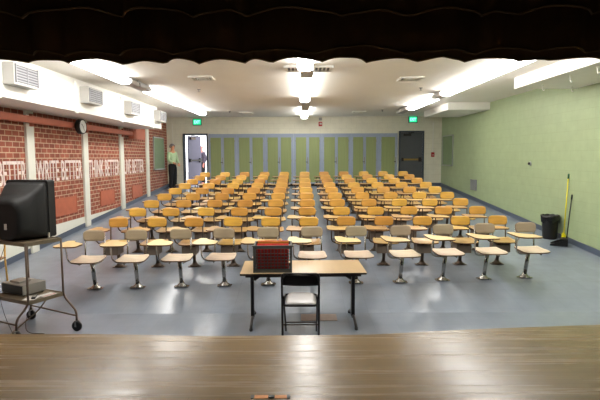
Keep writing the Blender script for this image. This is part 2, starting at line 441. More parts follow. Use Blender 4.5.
# wall clock, facing into the hall
t = thing('wall_clock', 'round white wall clock in a black case below the duct', 'clock', (WL+.34, 11.12, ZC+.69))
R = Matrix.Rotation(math.radians(86), 4, 'Z') @ Matrix.Rotation(PI/2, 4, 'X')
MB().lathe([(0, -.07), (.155, -.07), (.165, -.05), (.165, .03), (.155, .045), (.142, .035), (0, .035)], 'black_plastic', mx=R, n=32).build('case', t)
MB().lathe([(0, .038), (.141, .038), (.141, .036), (0, .036)], 'clock_face', mx=R, n=32).build('dial', t)
for a, l, w in ((50, .08, .010), (205, .11, .007)):
    MB().box(-w/2, w/2, 0, l, .040, .044, 'black_plastic', mx=R @ Matrix.Rotation(math.radians(a), 4, 'Z')).build('hand', t)
MB().box(-.115, -.05, -.03, .03, -.05, .09, 'black_plastic').build('bracket', t)
# green chalk board on the left wall, frame board on the right wall
def wall_board(x, s, y0, y1, z0, z1, lab, cat):
    t = thing('wall_board', lab, cat, (x, (y0+y1)/2, (z0+z1)/2)); w = (y1-y0)/2; h = (z1-z0)/2
    MB().box(min(0, s*.025), max(0, s*.025), -w+.02, w-.02, -h+.02, h-.02, 'chalk_green').build('panel', t)
    f = MB()
    for q in (-1, 1):
        f.box(min(0, s*.04), max(0, s*.04), -w, w, q*h-.02, q*h+.02, 'alum'); f.box(min(0, s*.04), max(0, s*.04), q*w-.02, q*w+.02, -h, h, 'alum')
    f.build('frame', t)
    MB().box(min(0, s*.09), max(0, s*.09), -w, w, -h-.02, -h, 'alum').build('tray', t)
wall_board(WL, 1, 17.65, 18.95, ZC-.42, ZC+.72, 'grey-green board on the brick wall beside the open door', 'board')
wall_board(WR, -1, 18.0, 19.25, ZC-.33, ZC+.76, 'green framed board on the green wall beside the closed door', 'board')

# left soffit with ribs and grilles
SX = -4.28; S0, S1 = ZC+.885, ZC+1.42
struct(MB().box(WL, SX, 3.96, 15.62, S0, S1, 'soffit', .008).build('ceiling_soffit'), 'white soffit box along the brick wall', 'soffit')
struct(MB().box(WL, SX-.12, 3.96, 15.62, S1, CEIL, 'soffit').build('trim_20'))
for k, y in enumerate((7.2, 9.7, 12.15, 14.68)):
    struct(MB().box(SX-.01, SX+.03, y-.05, y+.05, S0-.03, S1+.03, 'soffit', .01).build('trim_%d' % (7+k)))
u0 = None
for k, (y, lab) in enumerate(((7.33, 'white ventilation box on the left soffit, closest to the stage'),
                              (9.88, 'white ventilation box on the left soffit above the wall clock'),
                              (12.35, 'white ventilation box on the left soffit past the clock'),
                              (14.88, 'white ventilation box at the far end of the left soffit'))):
    L = .68
    if u0 is None:
        t = u0 = thing('ventilation_box', lab, 'ventilation box', (SX, y, ZC+1.23), 0, 'ventilation boxes on the soffit')
        MB().box(0, .17, 0, L, -.16, .16, 'vent_body', .01).build('housing', t)
        g = MB().box(.17, .176, .04, L-.04, -.12, .125, 'grille_dark').build('grille', t)
        s = MB()
        for i in range(6): s.box(.174, .184, .04, L-.04, -.11+i*.04, -.09+i*.04, 'grille')
        s.box(.174, .19, L/2-.008, L/2+.008, -.12, .125, 'grille')
        s.box(.170, .19, .025, .045, -.13, .135, 'grille'); s.box(.170, .19, L-.045, L-.025, -.13, .135, 'grille')
        s.build('louvre', t)
    else: dup(u0, (SX, y, ZC+1.23), 0, lab)
# right soffit boxes
struct(MB().box(4.28, WR, 3.96, 10.12, ZC+1.33, CEIL, 'soffit', .006).build('ceiling_soffit'), 'white soffit box above the green wall near the stage', 'soffit')
struct(MB().box(4.28, WR, 14.6, 17.4, ZC+1.34, CEIL, 'soffit', .006).build('ceiling_soffit'), 'white soffit box above the green wall at the back', 'soffit')
hk = None
for x, y, lab in ((4.55, 9.5, 'small white hook under the right soffit, farthest from the stage'), (4.5, 8.45, 'small white hook under the right soffit, second from its end'),
             (4.45, 7.6, 'small white hook under the right soffit at the picture edge'), (5.2, 9.7, 'small white hook under the right soffit close to the wall')):
    if hk is None:
        hk = MB().tube([(0, 0, 0), (0, 0, -.09), (.02, 0, -.115), (.035, 0, -.095)], .008, 'white_paint', .02)
        hk.lathe([(0, -.01), (.025, -.01), (.025, 0), (0, 0)], 'white_paint', n=12); hk = hk.build('ceiling_hook'); tag(hk, lab, 'hook', 'hooks under the soffit'); hk.location = (x, y, ZC+1.33)
    else:
        c = hk.copy(); COL.objects.link(c); c.location = (x, y, ZC+1.33); c['label'] = lab

# ------------------------------------------------------------------ ceiling lights
def fixture(x, y0, y1, lab, caps=(0, 0)):
    """a suspended wraparound fluorescent batten; caps = lengths of the grey metal ends"""
    t = thing('ceiling_light', lab, 'ceiling light', (x, y0, CEIL), 0, 'fluorescent lights')
    L = y1-y0; w = .125
    MB().box(-.06, .06, 0, L, -.05, -.005, 'fixture').build('backplate', t)
    P = [(-w, -.06), (-w*.96, -.115), (-w*.6, -.145), (w*.6, -.145), (w*.96, -.115), (w, -.06), (w*.5, -.05), (-w*.5, -.05)]
    b = MB(); k = b.mi('tube')
    lit = L-caps[0]-caps[1] > .05
    a = [b.bm.verts.new((px, caps[0], pz)) for px, pz in P]; c = [b.bm.verts.new((px, L-caps[1], pz)) for px, pz in P]
    for i in range(len(P)): b.bm.faces.new((a[i], a[(i+1) % len(P)], c[(i+1) % len(P)], c[i]))
    b.bm.faces.new(a[::-1]); b.bm.faces.new(c)
    if lit: b.build('diffuser', t)
    else: b.bm.free()
    for (u0, u1) in ((0, caps[0]), (L-caps[1], L)):
        if u1-u0 > .01: MB().box(-w*.9, w*.9, u0, u1, -.13, -.045, 'fixture', .01).build('end_cap', t)
fixture(.09, 4.5, 8.38, 'middle fluorescent ceiling light nearest the stage curtain', (0, .0))
fixture(.13, 8.40, 13.05, 'middle fluorescent ceiling light, second back from the curtain', (.83, 0))
fixture(.17, 13.07, 18.7, 'middle fluorescent ceiling light farthest back', (2.65, .1))
fixture(-3.33, 4.5, 10.2, 'left fluorescent ceiling light nearest the stage curtain', (0, .5))
fixture(-3.30, 10.2, 13.9, 'left fluorescent ceiling light, second back from the curtain', (.8, 0))
fixture(-3.24, 13.92, 17.3, 'left fluorescent ceiling light farthest back by the exit sign', (.03, .4))
fixture(3.42, 4.5, 11.9, 'right fluorescent ceiling light nearest the stage curtain', (0, .03))
fixture(3.40, 11.92, 15.4, 'right fluorescent ceiling light, second back from the curtain', (.75, .03))
fixture(3.34, 15.42, 16.85, 'grey unlit end of the right row of ceiling lights by the exit sign', (.7, .73))

# ceiling diffusers and sprinklers
def vent(x, y, w, d, lab, dark=False):
    t = thing('ceiling_vent', lab, 'ceiling vent', (x, y, CEIL), 0, 'ceiling vents')
    f = MB()
    for q in (-1, 1):
        f.box(-w/2, w/2, q*d/2-.02, q*d/2+.02, -.035, 0, 'white_paint', .004); f.box(q*w/2-.02, q*w/2+.02, -d/2, d/2, -.035, 0, 'white_paint', .004)
    f.build('frame', t)
    MB().box(-w/2+.02, w/2-.02, -d/2+.02, d/2-.02, -.012, 0, 'grille_dark' if dark else 'grille').build('backing', t)
    s = MB()
    n = 12 if dark else 4
    for i in range(n):
        if dark: x0 = -w/2+(i+.5)*w/n; s.box(x0-.012, x0+.012, -d/2+.03, d/2-.03, -.03, -.012, 'white_paint')
        else:
            k = 1-(i+.5)/n
            for q in (-1, 1):
                s.box(-w/2*k, w/2*k, q*d/2*k-.008, q*d/2*k+.008, -.045+.02*k, -.012, 'white_paint'); s.box(q*w/2*k-.008, q*w/2*k+.008, -d/2*k, d/2*k, -.045+.02*k, -.012, 'white_paint')
    s.build('louvre', t)
vent(.16, 8.9, .82, .45, 'wide slotted ceiling vent crossed by the middle light', True)
vent(-1.9, 9.9, .42, .42, 'square white ceiling vent left of the middle light')
vent(2.2, 10.1, .42, .42, 'square white ceiling vent right of the middle light')
vent(-1.85, 17.5, .42, .42, 'small square ceiling vent far back left of the middle light')
vent(2.05, 17.5, .42, .42, 'small square ceiling vent far back right of the middle light')
sp = None
for x, y, lab in ((-2.3, 11.6, 'small sprinkler head left, behind the nearer square vent'), (2.75, 11.5, 'small sprinkler head right, behind the nearer square vent'),
                  (-2.35, 17.0, 'small sprinkler head far back on the left'), (2.75, 16.8, 'small sprinkler head far back on the right')):
    if sp is None:
        sp = MB(); sp.lathe([(0, 0), (.045, 0), (.04, -.012), (.012, -.018), (.012, -.05), (.03, -.055), (.03, -.06), (0, -.06)], 'steel', n=14)
        sp = sp.build('sprinkler'); sp.location = (x, y, CEIL); tag(sp, lab, 'sprinkler', 'ceiling sprinklers')
    else: c = sp.copy(); COL.objects.link(c); c.location = (x, y, CEIL); c['label'] = lab

# ------------------------------------------------------------------ back wall: cabinets, doors, signs
edges = [-3.53, -2.43, -1.33, -.24, .85, 1.97, 3.03, 3.77]
ct, cb = ZC+.895, bz
ordn = ['first', 'second', 'third', 'fourth', 'fifth', 'sixth', 'seventh', 'eighth', 'ninth', 'tenth', 'eleventh']
def cabinet(x0, x1, k):
    w = x1-x0
    lab = ('tall blue-grey wall cabinet with two green doors, %s from the open door' % ordn[k]) if k < 6 else 'tall blue-grey wall cabinet with one wide green door beside the closed door'
    t = thing('wall_cabinet', lab, 'cabinet', (x0+w/2, BACK, cb), 0, 'cabinets along the back wall')
    MB().box(-w/2+.002, w/2-.002, -.10, 0, .10, ct-cb, 'locker_blue', .004).build('body', t)
    MB().box(-w/2+.002, w/2-.002, -.07, 0, 0, .10, 'black_paint').build('plinth', t)
    n = 2 if k < 6 else 1
    for i in range(n):
        a, c = ((-w/2+.09, -.055), (.055, w/2-.09))[i] if n == 2 else (-w/2+.12, w/2-.1)
        dr = MB().box(a, c, -.118, -.10, .16, ct-cb-.14, 'locker_green', .004).build('door', t)
        hg = MB()
        for z in (.5, 1.0, 1.75):
            hx = a-.012 if i == 0 else c+.012
            hg.box(hx-.008, hx+.008, -.112, -.10, z-.04, z+.04, 'steel')
        hg.build('hinge', dr)
    h = MB(); hx = 0 if n == 2 else w/2-.06
    h.box(hx-.02, hx+.02, -.112, -.10, .86, 1.12, 'steel', .003); h.tube([(hx, -.112, .94), (hx, -.15, .94), (hx-.08, -.15, .94)], .011, 'dark_metal', .01)
    h.build('handle', t)
for k in range(7): cabinet(edges[k], edges[k+1], k)

def door_frame(x0, x1, zt, name):
    b = MB(); z0 = bz
    b.box(x0-.06, x0, BACK-.03, BACK+.21, z0, zt+.06, 'door_dark', .004); b.box(x1, x1+.06, BACK-.03, BACK+.21, z0, zt+.06, 'door_dark', .004)
    b.box(x0-.06, x1+.06, BACK-.03, BACK+.21, zt, zt+.06, 'door_dark', .004)
    return struct(b.build(name))
def leaf(par, w, h, m, lab=None):
    """leaf hinged at local x=0, inner face towards -y"""
    l = MB().box(0, w, -.022, .022, 0, h, m, .003).build('door_leaf', par)
    pb = MB(); pb.box(.06, w-.06, -.085, -.055, .98, 1.05, 'brass' if m == 'door_grey' else 'dark_metal', .008)
    pb.box(.03, .12, -.09, -.02, .95, 1.08, 'dark_metal', .006); pb.box(w-.16, w-.03, -.09, -.02, .93, 1.10, 'dark_metal', .006); pb.build('panic_bar', l)
    cl = MB(); cl.box(.1, .40, -.09, -.022, h-.14, h-.05, 'dark_metal' if m == 'door_grey' else 'brown_metal', .006); cl.tube([(.32, -.06, h-.04), (.5, -.16, h-.0), (.2, -.02, h+.02)], .012, 'dark_metal'); cl.build('door_closer', l)
    return l
f1 = door_frame(DL0, DL1, DLt, 'door_1')
l1 = leaf(f1, .84, DLt-bz-.02, 'door_lilac'); l1.location = (DL0+.08, BACK+.24, bz+.005); l1.rotation_euler = (0, 0, math.radians(66))
f2 = door_frame(DR0, DR1, DRt, 'door_2')
l2 = leaf(f2, DR1-DR0-.01, DRt-bz-.01, 'door_grey'); l2.location = (DR0+.005, BACK+.03, bz+.005)

def exit_sign(x, z, lab):
    t = thing('exit_sign', lab, 'exit sign', (x, BACK, z), 0, 'exit signs')
    MB().box(-.17, .17, -.06, 0, -.125, .125, 'dark_metal', .008).build('housing', t)
    MB().box(-.15, .15, -.066, -.058, -.105, .105, 'exit_green').build('face', t)
    o = text_mesh('lettering', 'EXIT', .22, .12, .003, 'exit_light', .02); o.parent = t; o.location = (0, -.07, 0)
exit_sign(-3.95, ZC+1.36, 'green lit EXIT sign above the open door')
exit_sign(4.37, ZC+1.42, 'green lit EXIT sign above the closed door')
t = thing('fire_alarm', 'red fire alarm strobe on the cream wall under a grey box', 'fire alarm', (.8, BACK, ZC+1.27))
MB().box(-.07, .07, -.05, 0, -.09, .08, 'red_device', .01).build('body', t); MB().box(-.03, .05, -.065, -.05, -.03, .04, 'label_white', .004).build('strobe', t)
MB().box(-.06, .06, -.06, 0, .13, .24, 'steel', .008).build('junction_box', t)
t = thing('fire_pull_station', 'small dark red fire pull station right of the closed door', 'fire alarm', (5.16, BACK, ZC+.07))
MB().box(-.06, .06, -.05, 0, -.09, .09, 'red_device', .008).build('body', t); MB().box(-.03, .03, -.06, -.05, -.03, .0, 'label_white').build('handle', t)
tag(MB().box(5.145, 5.175, BACK-.025, BACK, ZC+.17, CEIL-.25, 'white_paint', .006).build('conduit'), 'cream conduit running up the wall above the red pull station', 'conduit')
tag(MB().box(-4.93, -4.905, BACK-.02, BACK, ZC-.6, CEIL-.25, 'column_paint', .005).build('conduit'), 'cream conduit on the back wall behind the standing man', 'conduit')
# right wall fittings
t = thing('wall_grille', 'small light grey grille low on the green wall', 'grille', (WR, 15.8, ZC-.90))
MB().box(-.025, 0, -.28, .28, -.17, .17, 'grille', .006).build('frame', t)
s = MB()
for i in range(8): s.box(-.034, -.02, -.24, .24, -.14+i*.036, -.122+i*.036, 'alum')
s.build('louvre', t)
t = thing('wall_fitting', 'small round dark fitting alone on the green wall', 'wall fitting', (WR, 11.95, ZC-.18))
R = Matrix.Rotation(-PI/2, 4, 'Y')
MB().lathe([(0, 0), (.055, 0), (.055, .012), (.03, .02), (0, .02)], 'alum', mx=R, n=16).build('plate', t); MB().lathe([(0, .02), (.028, .02), (.032, .05), (.02, .06), (0, .06)], 'dark_metal', mx=R, n=16).build('knob', t)

# ------------------------------------------------------------------ outside the open door
struct(MB().box(-14, 8, BACK+.2, 40, bz-.25, bz-.02, 'ground').build('ground'))

# ------------------------------------------------------------------ stage house, stage, curtains
ST = .60
b = MB()
ed = [(-5.6, 4.11), (-2.5, 4.17), (-1.8, 4.165), (-.8, 4.10), (.0, 4.11), (.6, 4.12), (1.32, 4.22), (2.0, 4.285), (2.70, 4.345), (3.6, 4.43), (5.6, 4.6)]
poly = [(-5.6, -1.5)]+[(5.6, -1.5)]+ed[::-1]
b.prism(poly, ST-.06, ST, 'boards', 'dark_edge')
struct(b.build('stage'), 'varnished wooden stage deck of narrow boards', 'stage')
poly2 = [(-5.5, -1.4), (5.5, -1.4)]+[(x, y-.05) for x, y in ed[::-1]]
struct(MB().prism(poly2, 0, ST-.06, 'black_paint').build('trim_12'))
struct(MB().box(-5.6, -5.4, -1.5, 3.9, ST, 4.4, 'black_paint').build('wall_stage_left'))
struct(MB().box(5.4, 5.6, -1.5, 3.9, ST, 4.4, 'black_paint').build('wall_stage_right'))
struct(MB().box(-5.6, 5.6, -1.7, -1.5, 0, 4.4, 'black_paint').build('wall_stage_back'))
struct(MB().box(-5.6, 5.6, -1.7, 4.1, 4.4, 4.5, 'black_paint').build('ceiling'))
b = MB(); b.box(-6, -4.6, 3.9, 4.06, ST, 4.4, 'column_paint'); b.box(4.6, 6, 3.9, 4.06, ST, 4.4, 'column_paint'); b.box(-4.6, 4.6, 3.9, 4.06, 3.05, 4.4, 'column_paint')
struct(b.build('wall_front'))

def valance(name, y, zb, ztop, lab, seed, amp, per, dip, X=4.5):
    """a pleated border curtain whose hem sags a little between irregular pleats"""
    rn = random.Random(seed); knots = []; x = -X
    while x < X:
        w = per*rn.uniform(.55, 1.35); knots.append((x, x+w, rn.uniform(-1, 1)*dip*.5, rn.uniform(.5, 1))); x += w
    def f(x):
        for a, c, dz, am in knots:
            if a <= x < c:
                u = (x-a)/(c-a); return math.sin(PI*u)**.8*am, dz, u
        return 0, 0, 0
    xs = []
    for a, c, dz, am in knots: xs += [a+(c-a)*i/9 for i in range(9)]
    xs.append(knots[-1][1]); n = 7
    t = thing(name, lab, 'curtain', (0, y, 0), 0, 'border curtains above the stage')
    P = []; H = []
    for x in xs:
        s, dz, u = f(x); zz = zb+dip*s+dz*.6
        col = []
        for j in range(n+1):
            k = j/n; col.append((x+.03*math.sin(9*x)*(1-k), -amp*s*(1-.5*k)+.02*math.sin(23*x), zz+(ztop-zz)*k))
        P.append(col); H.append((col[0][0], col[0][1]-.004, col[0][2]+.006))
    MB().sheet(P, .006, 'velvet').build('cloth', t)
    MB().tube(H, .003, 'hem', n=6).build('hem', t)  # thin pale tube added to stand in for light catching the hem
    MB().tube([(-X, .05, ztop-.02), (X, .05, ztop-.02)], .03, 'dark_metal').build('batten', t)
valance('border_curtain', 3.78, ZC+.695, 4.2, 'dark brown pleated border curtain hanging lowest and farthest, along the stage front', 3, .07, .30, .022)
valance('border_curtain', 3.42, ZC+.682, 4.2, 'dark brown pleated border curtain, the middle of the three layers overhead', 11, .09, .45, .030)
valance('border_curtain', 2.85, ZC+.775, 4.2, 'dark brown pleated border curtain nearest overhead at the very top', 23, .10, .42, .032)

# ------------------------------------------------------------------ tablet-arm chairs
def chair(kind, lab, grp):
    front = kind == 'front'
    mt = 'chrome' if front else 'brown_metal'
    t = thing('tablet_chair', lab, 'chair', (0, 0, 0), 0, grp)
    # pedestal: flared foot on a plate, leaning a little towards the stage
    b = MB(); b.prism(rrect(.22, .16, .04, cx=0, cy=0), 0, .008, mt)
    b.lathe([(0, .008), (.085, .008), (.08, .02), (.05, .04), (.036, .065), (.032, .09), (0, .09)], mt, n=18)
    b.build('foot', t)
    MB().tube([(0, 0, .03), (0, -.10, .425)], .029, mt, n=12).build('pedestal', t)
    # seat
    up = .025 if front else -.012
    P = []; ni, nj = 12, 10
    for i in range(ni+1):
        u = i/ni*2-1; row = []
        for j in range(nj+1):
            v = j/nj*2-1
            wid = .208*(1+.05*(-v))*(1-.08*max(0, abs(v)-.7)**1.3/.21)
            dep = .205*(1-.13*max(0, abs(u)-.75)**1.5/.125)
            x = u*wid; y = -.19+v*dep
            z = .460+up*.9-.016*(1-u*u)*(1-v*v)+.018*max(0, v)**2-.012*max(0, -v)**3+.01*abs(u)**3
            row.append((x, y, z))
        P.append(row)
    MB().sheet(P, .014, 'bleached' if front else 'honey_flat', 'ply_edge').build('seat', t)
    # frame: under the seat, up the back on both sides
    for s in (-1, 1):
        MB().tube([(s*.10, -.30, .424), (s*.135, -.05, .424), (s*.145, .02, .47), (s*.145, .055, .82+up)], .0115, mt, .04).build('back_tube', t)
    MB().tube([(-.13, -.05, .43), (.13, -.05, .43)], .010, mt).build('cross_bar', t)
    # backrest, curved around the sitter
    P = []
    nx = 12; nz = 6
    for i in range(nx+1):
        u = i/nx*2-1; row = []
        for j in range(nz+1):
            v = j/nz*2-1
            wd = .166*(1-.07*max(0, abs(v)-.5)**1.2/.43); hh = .08*(1-.25*max(0, abs(u)-.72)**1.4/.17)
            row.append((u*wd, .048-.030*u*u*1.0+.010*v-.012*(1-v*v)*0, .775+up+v*hh))
        P.append(row)
    MB().sheet([r[::-1] for r in P], .012, 'taupe' if front else 'honey', 'ply_edge').build('backrest', t)
    # tablet: armrest that widens into a writing board at the viewer's left
    poly = smooth_poly([(-.345, -.06), (-.235, -.06), (-.215, -.17), (-.10, -.25), (-.02, -.32), (-.015, -.56), (-.07, -.60), (-.30, -.60), (-.365, -.52), (-.36, -.25)], .05)
    MB().prism(poly, .698+up, .716+up, 'cream_flat' if front else 'honey_flat', 'ply_edge').build('tablet', t)
    MB().tube([(-.10, -.22, .424), (-.20, -.24, .424), (-.275, -.27, .47), (-.285, -.30, .64), (-.26, -.36, .692+up), (-.09, -.46, .692+up)], .011, mt, .05).build('tablet_arm', t)
    if not front:
        b = MB()
        b.box(-.15, .09, -.34, -.335+.29, .265, .272, 'rack_metal'); b.box(-.15, -.143, -.34, -.05, .265, .43, 'rack_metal'); b.box(.083, .09, -.34, -.05, .265, .43, 'rack_metal')
        b.box(-.15, .09, -.057, -.05, .265, .43, 'rack_metal'); b.box(-.15, .09, -.34, -.05, .424, .43, 'rack_metal'); b.box(-.15, .09, -.345, -.338, .265, .395, 'rack_metal')
        b.build('book_rack', t)
    return t
# front row: pale chairs, measured one by one (the row stands slightly askew)
frow = [(-3.10, 7.43, 0), (-2.47, 7.46, 2), (-1.81, 7.49, 0), (-1.16, 7.52, -2), (-.49, 7.55, 0), (.18, 7.58, 0), (.86, 7.60, 3), (1.55, 7.63, 5), (2.23, 7.71, 4), (2.90, 7.77, 4), (3.57, 7.83, 2)]
cp = None
for k, (x, y, r) in enumerate(frow):
    lab = 'pale taupe-backed tablet chair in the front row, %s from the brick wall' % ordn[k]
    if cp is None: cp = chair('front', lab, 'front row of pale tablet chairs'); cp.location = (x, y, fz(y)); cp.rotation_euler = (0, 0, math.radians(r))
    else: dup(cp, (x, y, fz(y)), math.radians(r), lab)
rn = random.Random(5); cr = None
for row in range(1, 10):
    for k in range(11):
        x = -3.13+.6555*k+rn.uniform(-.012, .012); y = 7.57+row*1.0+.012*x+rn.uniform(-.012, .012); r = math.radians(rn.uniform(-3, 3))
        lab = 'honey-coloured tablet chair in the %s row from the stage, %s from the brick wall' % (ordn[row], ordn[k])
        if cr is None: cr = chair('rear', lab, 'rows of honey-coloured tablet chairs'); cr.location = (x, y, fz(y)); cr.rotation_euler = (0, 0, r)
        else: dup(cr, (x, y, fz(y)), r, lab)

# ------------------------------------------------------------------ folding table
TX, TY, TZ = .03, 6.25, .715
t = thing('folding_table', 'wood-topped folding table with dark legs in front of the first row', 'table', (TX, TY, 0), math.radians(1.5))
MB().prism(rrect(1.52, .76, .02), TZ-.022, TZ, 'laminate', 'dark_edge').build('tabletop', t)
ap = MB()
for s in (-1, 1): ap.box(-.70, .70, s*.30-.012, s*.30+.012, TZ-.06, TZ-.022, 'dark_metal')
ap.build('apron', t)
for s in (-1, 1):
    b = MB()
    b.box(s*.64-.02, s*.64+.02, -.055, -.02, .06, TZ-.022, 'dark_metal', .004); b.box(s*.64-.02, s*.64+.02, .02, .055, .06, TZ-.022, 'dark_metal', .004)
    b.tube([(s*.64, -.30, TZ-.035), (s*.64, .30, TZ-.035)], .016, 'dark_metal')
    b.tube([(s*.64, 0, .40), (s*.36, 0, TZ-.03)][::1] if False else [(s*.62, 0, TZ-.16), (s*.44, 0, TZ-.035)], .012, 'dark_metal', flat=2)
    l = b.build('leg', t)
    ft = MB().tube([(s*.64, -.33, .018), (s*.64, -.30, .05), (s*.64, -.12, .085), (s*.64, .12, .085), (s*.64, .30, .05), (s*.64, .33, .018)], .018, 'dark_metal', .04).build('foot', l)
    for q in (-1, 1): MB().lathe([(0, 0), (.02, 0), (.022, .03), (0, .035)], 'rubber', c=(s*.64, q*.33, 0), n=10).build('foot_cap', l)

# file crate
CX, CY = -.335, 6.08
t = thing('file_crate', 'dark plastic file crate of red folders on the table', 'crate', (CX, CY, TZ), math.radians(1))
w, dd, h = .222, .16, .33
b = MB()
for s in (-1, 1):
    b.box(-w, w, s*dd-.006, s*dd+.006, 0, .045, 'crate'); b.box(-w, w, s*dd-.008, s*dd+.008, h-.04, h, 'crate', .003)
    b.box(s*w-.006, s*w+.006, -dd, dd, 0, .045, 'crate'); b.box(s*w-.008, s*w+.008, -dd, dd, h-.04, h, 'crate', .003)
    for q in (-1, 1): b.box(s*w-.012, s*w+.012, q*dd-.012, q*dd+.012, 0, h, 'crate', .005)
    for i in range(1, 11):
        x = -w+2*w*i/11; b.box(x-.0035, x+.0035, s*dd-.005, s*dd+.005, .04, h-.05, 'crate')
    for i in range(1, 6): z = .04+(h-.1)*i/6; b.box(-w, w, s*dd-.005, s*dd+.005, z-.003, z+.003, 'crate')
    for i in range(1, 7): y = -dd+2*dd*i/7; b.box(s*w-.005, s*w+.005, y-.005, y+.005, .04, h-.05, 'crate')
b.box(-w, w, -dd, dd, 0, .008, 'crate')
b.build('body', t)
for s in (-1, 1):
    b = MB(); b.tube([(s*(w+.008), -.06, h-.03), (s*(w+.03), -.05, h-.03), (s*(w+.03), .05, h-.03), (s*(w+.008), .06, h-.03)], .007, 'crate', .01); b.build('handle', t)
cols = ['folder_maroon', 'folder_maroon', 'folder_yellow', 'folder_red', 'folder_red', 'folder_maroon', 'folder_red', 'folder_yellow', 'folder_red', 'folder_red']
for i, c in enumerate(cols):
    y = -.135+i*.03; hh = h-.045+(.055 if i > 6 else .03*(i > 2)+.004*(i % 3))
    o = MB().box(-w+.03, w-.03, y-.006, y+.006, .01, hh, c, .002).build('file_folder')
    a = math.radians(1); o.location = (CX, CY, TZ); o.rotation_euler = (0, 0, a)
    tag(o, 'folder filed on edge in the dark crate, %s counted from the stage side' % ordn[i], 'folder', 'folders in the crate')

# folding chair, back towards the stage
t = thing('folding_chair', 'dark metal folding chair with shiny padded seat pulled up to the table', 'chair', (.005, 5.70, 0), math.radians(-1))
for s in (-1, 1):
    x = s*.205
    MB().tube([(x, -.20, .0), (x, -.235, .44), (x, -.25, .60), (x, -.27, .74)], .0125, 'dark_metal', .1).build('leg', t)
    MB().tube([(s*.185, -.30, .0), (s*.185, -.21, .16), (s*.185, .16, .455)] if False else [(s*.185, -.25, .56), (s*.185, -.18, .40), (s*.185, .21, .0)], .011, 'dark_metal', .05).build('leg', t)
MB().tube([(-.205, -.27, .735), (-.205, -.272, .815), (.205, -.272, .815), (.205, -.27, .735)], .0125, 'dark_metal', .09).build('back_frame', t)
P = []
for i in range(13):
    u = i/12*2-1; P.append([(u*.195, -.268-.03*(1-u*u)+.002*j, .685+(.125-.03*abs(u)**6)*j/5) for j in range(6)])
MB().sheet(P, .004, 'dark_metal').build('backrest', t)
b = MB(); P = []
for i in range(13):
    u = i/12*2-1; row = []
    for j in range(11):
        v = j/10*2-1; k = (1-abs(u)**6)*(1-abs(v)**6)
        row.append((u*.175*(1-.12*abs(v)**8), .015+v*.20*(1-.12*abs(u)**8), .445+.035*k**.5+.01*v))
    P.append(row)
b.sheet(P, .012, 'vinyl_pad').build('seat', t)
b = MB(); b.tube([(-.19, -.20, .435), (.19, -.20, .435), (.19, .2, .45), (-.19, .2, .45)], .014, 'dark_metal', .05, closed=True); b.build('seat_frame', t)
MB().tube([(-.205, -.215, .22), (.205, -.215, .22)], .008, 'dark_metal').build('stretcher', t)
MB().tube([(-.185, .06, .155), (.185, .06, .155)], .008, 'dark_metal').build('stretcher', t)

tag(MB().prism(rrect(.47, .27, .01, cx=.24, cy=6.40), .001, .006, 'floor_patch').build('floor_plate'), 'brownish rectangular plate on the floor under the table', 'floor plate')
# taped mark on the stage
t = thing('tape_mark', 'orange tape mark with dark ends on the stage boards', 'tape', (-.185, 3.02, ST))
for a, c in ((-.115, -.02), (.02, .10)): MB().box(a, c, -.021, .021, 0, .003, 'orange_tape', .001).build('tape_strip', t)
MB().lathe([(0, 0), (.022, 0), (.02, .006), (0, .007)], 'black_plastic', n=14).build('black_tape', t)
for x in (-.118, .108): MB().prism(rrect(.022, .046, .006, cx=x, cy=.002), 0, .004, 'black_plastic').build('black_tape', t)

# ------------------------------------------------------------------ television cart
CC = Vector((-3.37, 6.08, 0)); CA = math.radians(-26.8)
t = thing('av_cart', 'brown metal two-shelf cart on casters carrying the television', 'cart', CC, CA)
L2, W2 = .33, .235; ZT, ZL = 1.115, .425
for z in (ZT, ZL):
    b = MB(); b.box(-L2, L2, -W2, W2, z-.012, z-.004, 'cart_shelf')
    for s in (-1, 1): b.box(-L2, L2, s*W2-.006, s*W2+.006, z-.04, z+.004, 'cart_shelf', .003); b.box(s*L2-.006, s*L2+.006, -W2, W2, z-.04, z+.004, 'cart_shelf', .003)
    b.build('shelf', t)
for sx in (-1, 1):
    for sy in (-1, 1):
        x, y = sx*L2, sy*W2
        bx, by = (x+.31, y-.07) if sx > 0 and sy > 0 else ((x+.0, y-.16) if sx > 0 else ((x+.06, y-.03) if sy > 0 else (x-.02, y-.16)))
        g = MB().tube([(x, y, ZT-.01), (x, y, ZL-.04), (bx, by, .25), (bx, by, .125)], .0125, 'cart_metal', .08).build('leg', t)
        c = MB(); R = Matrix.Translation((bx, by, .062)) @ Matrix.Rotation(math.radians(20), 4, 'Z') @ Matrix.Rotation(PI/2, 4, 'X')
        c.lathe([(0, -.016), (.05, -.016), (.062, -.01), (.062, .01), (.05, .016), (0, .016)], 'rubber', mx=R, n=22)
        c.build('caster', g)
        c = MB()
        for q in (-1, 1): c.box(bx-.014, bx+.014, by+q*.024-.002, by+q*.024+.002, .055, .13, 'steel')
        c.box(bx-.016, bx+.016, by-.026, by+.026, .122, .132, 'steel'); c.build('caster_fork', g)
MB().tube([(-L2+.06, W2-.03, .19), (L2+.30, W2-.07, .19)], .010, 'cart_metal').build('cross_bar', t)
MB().tube([(-L2-.02, -W2-.15, .19), (L2, -W2-.15, .19)], .010, 'cart_metal').build('cross_bar', t)
CM = Matrix.Translation(CC) @ Matrix.Rotation(CA, 4, 'Z')

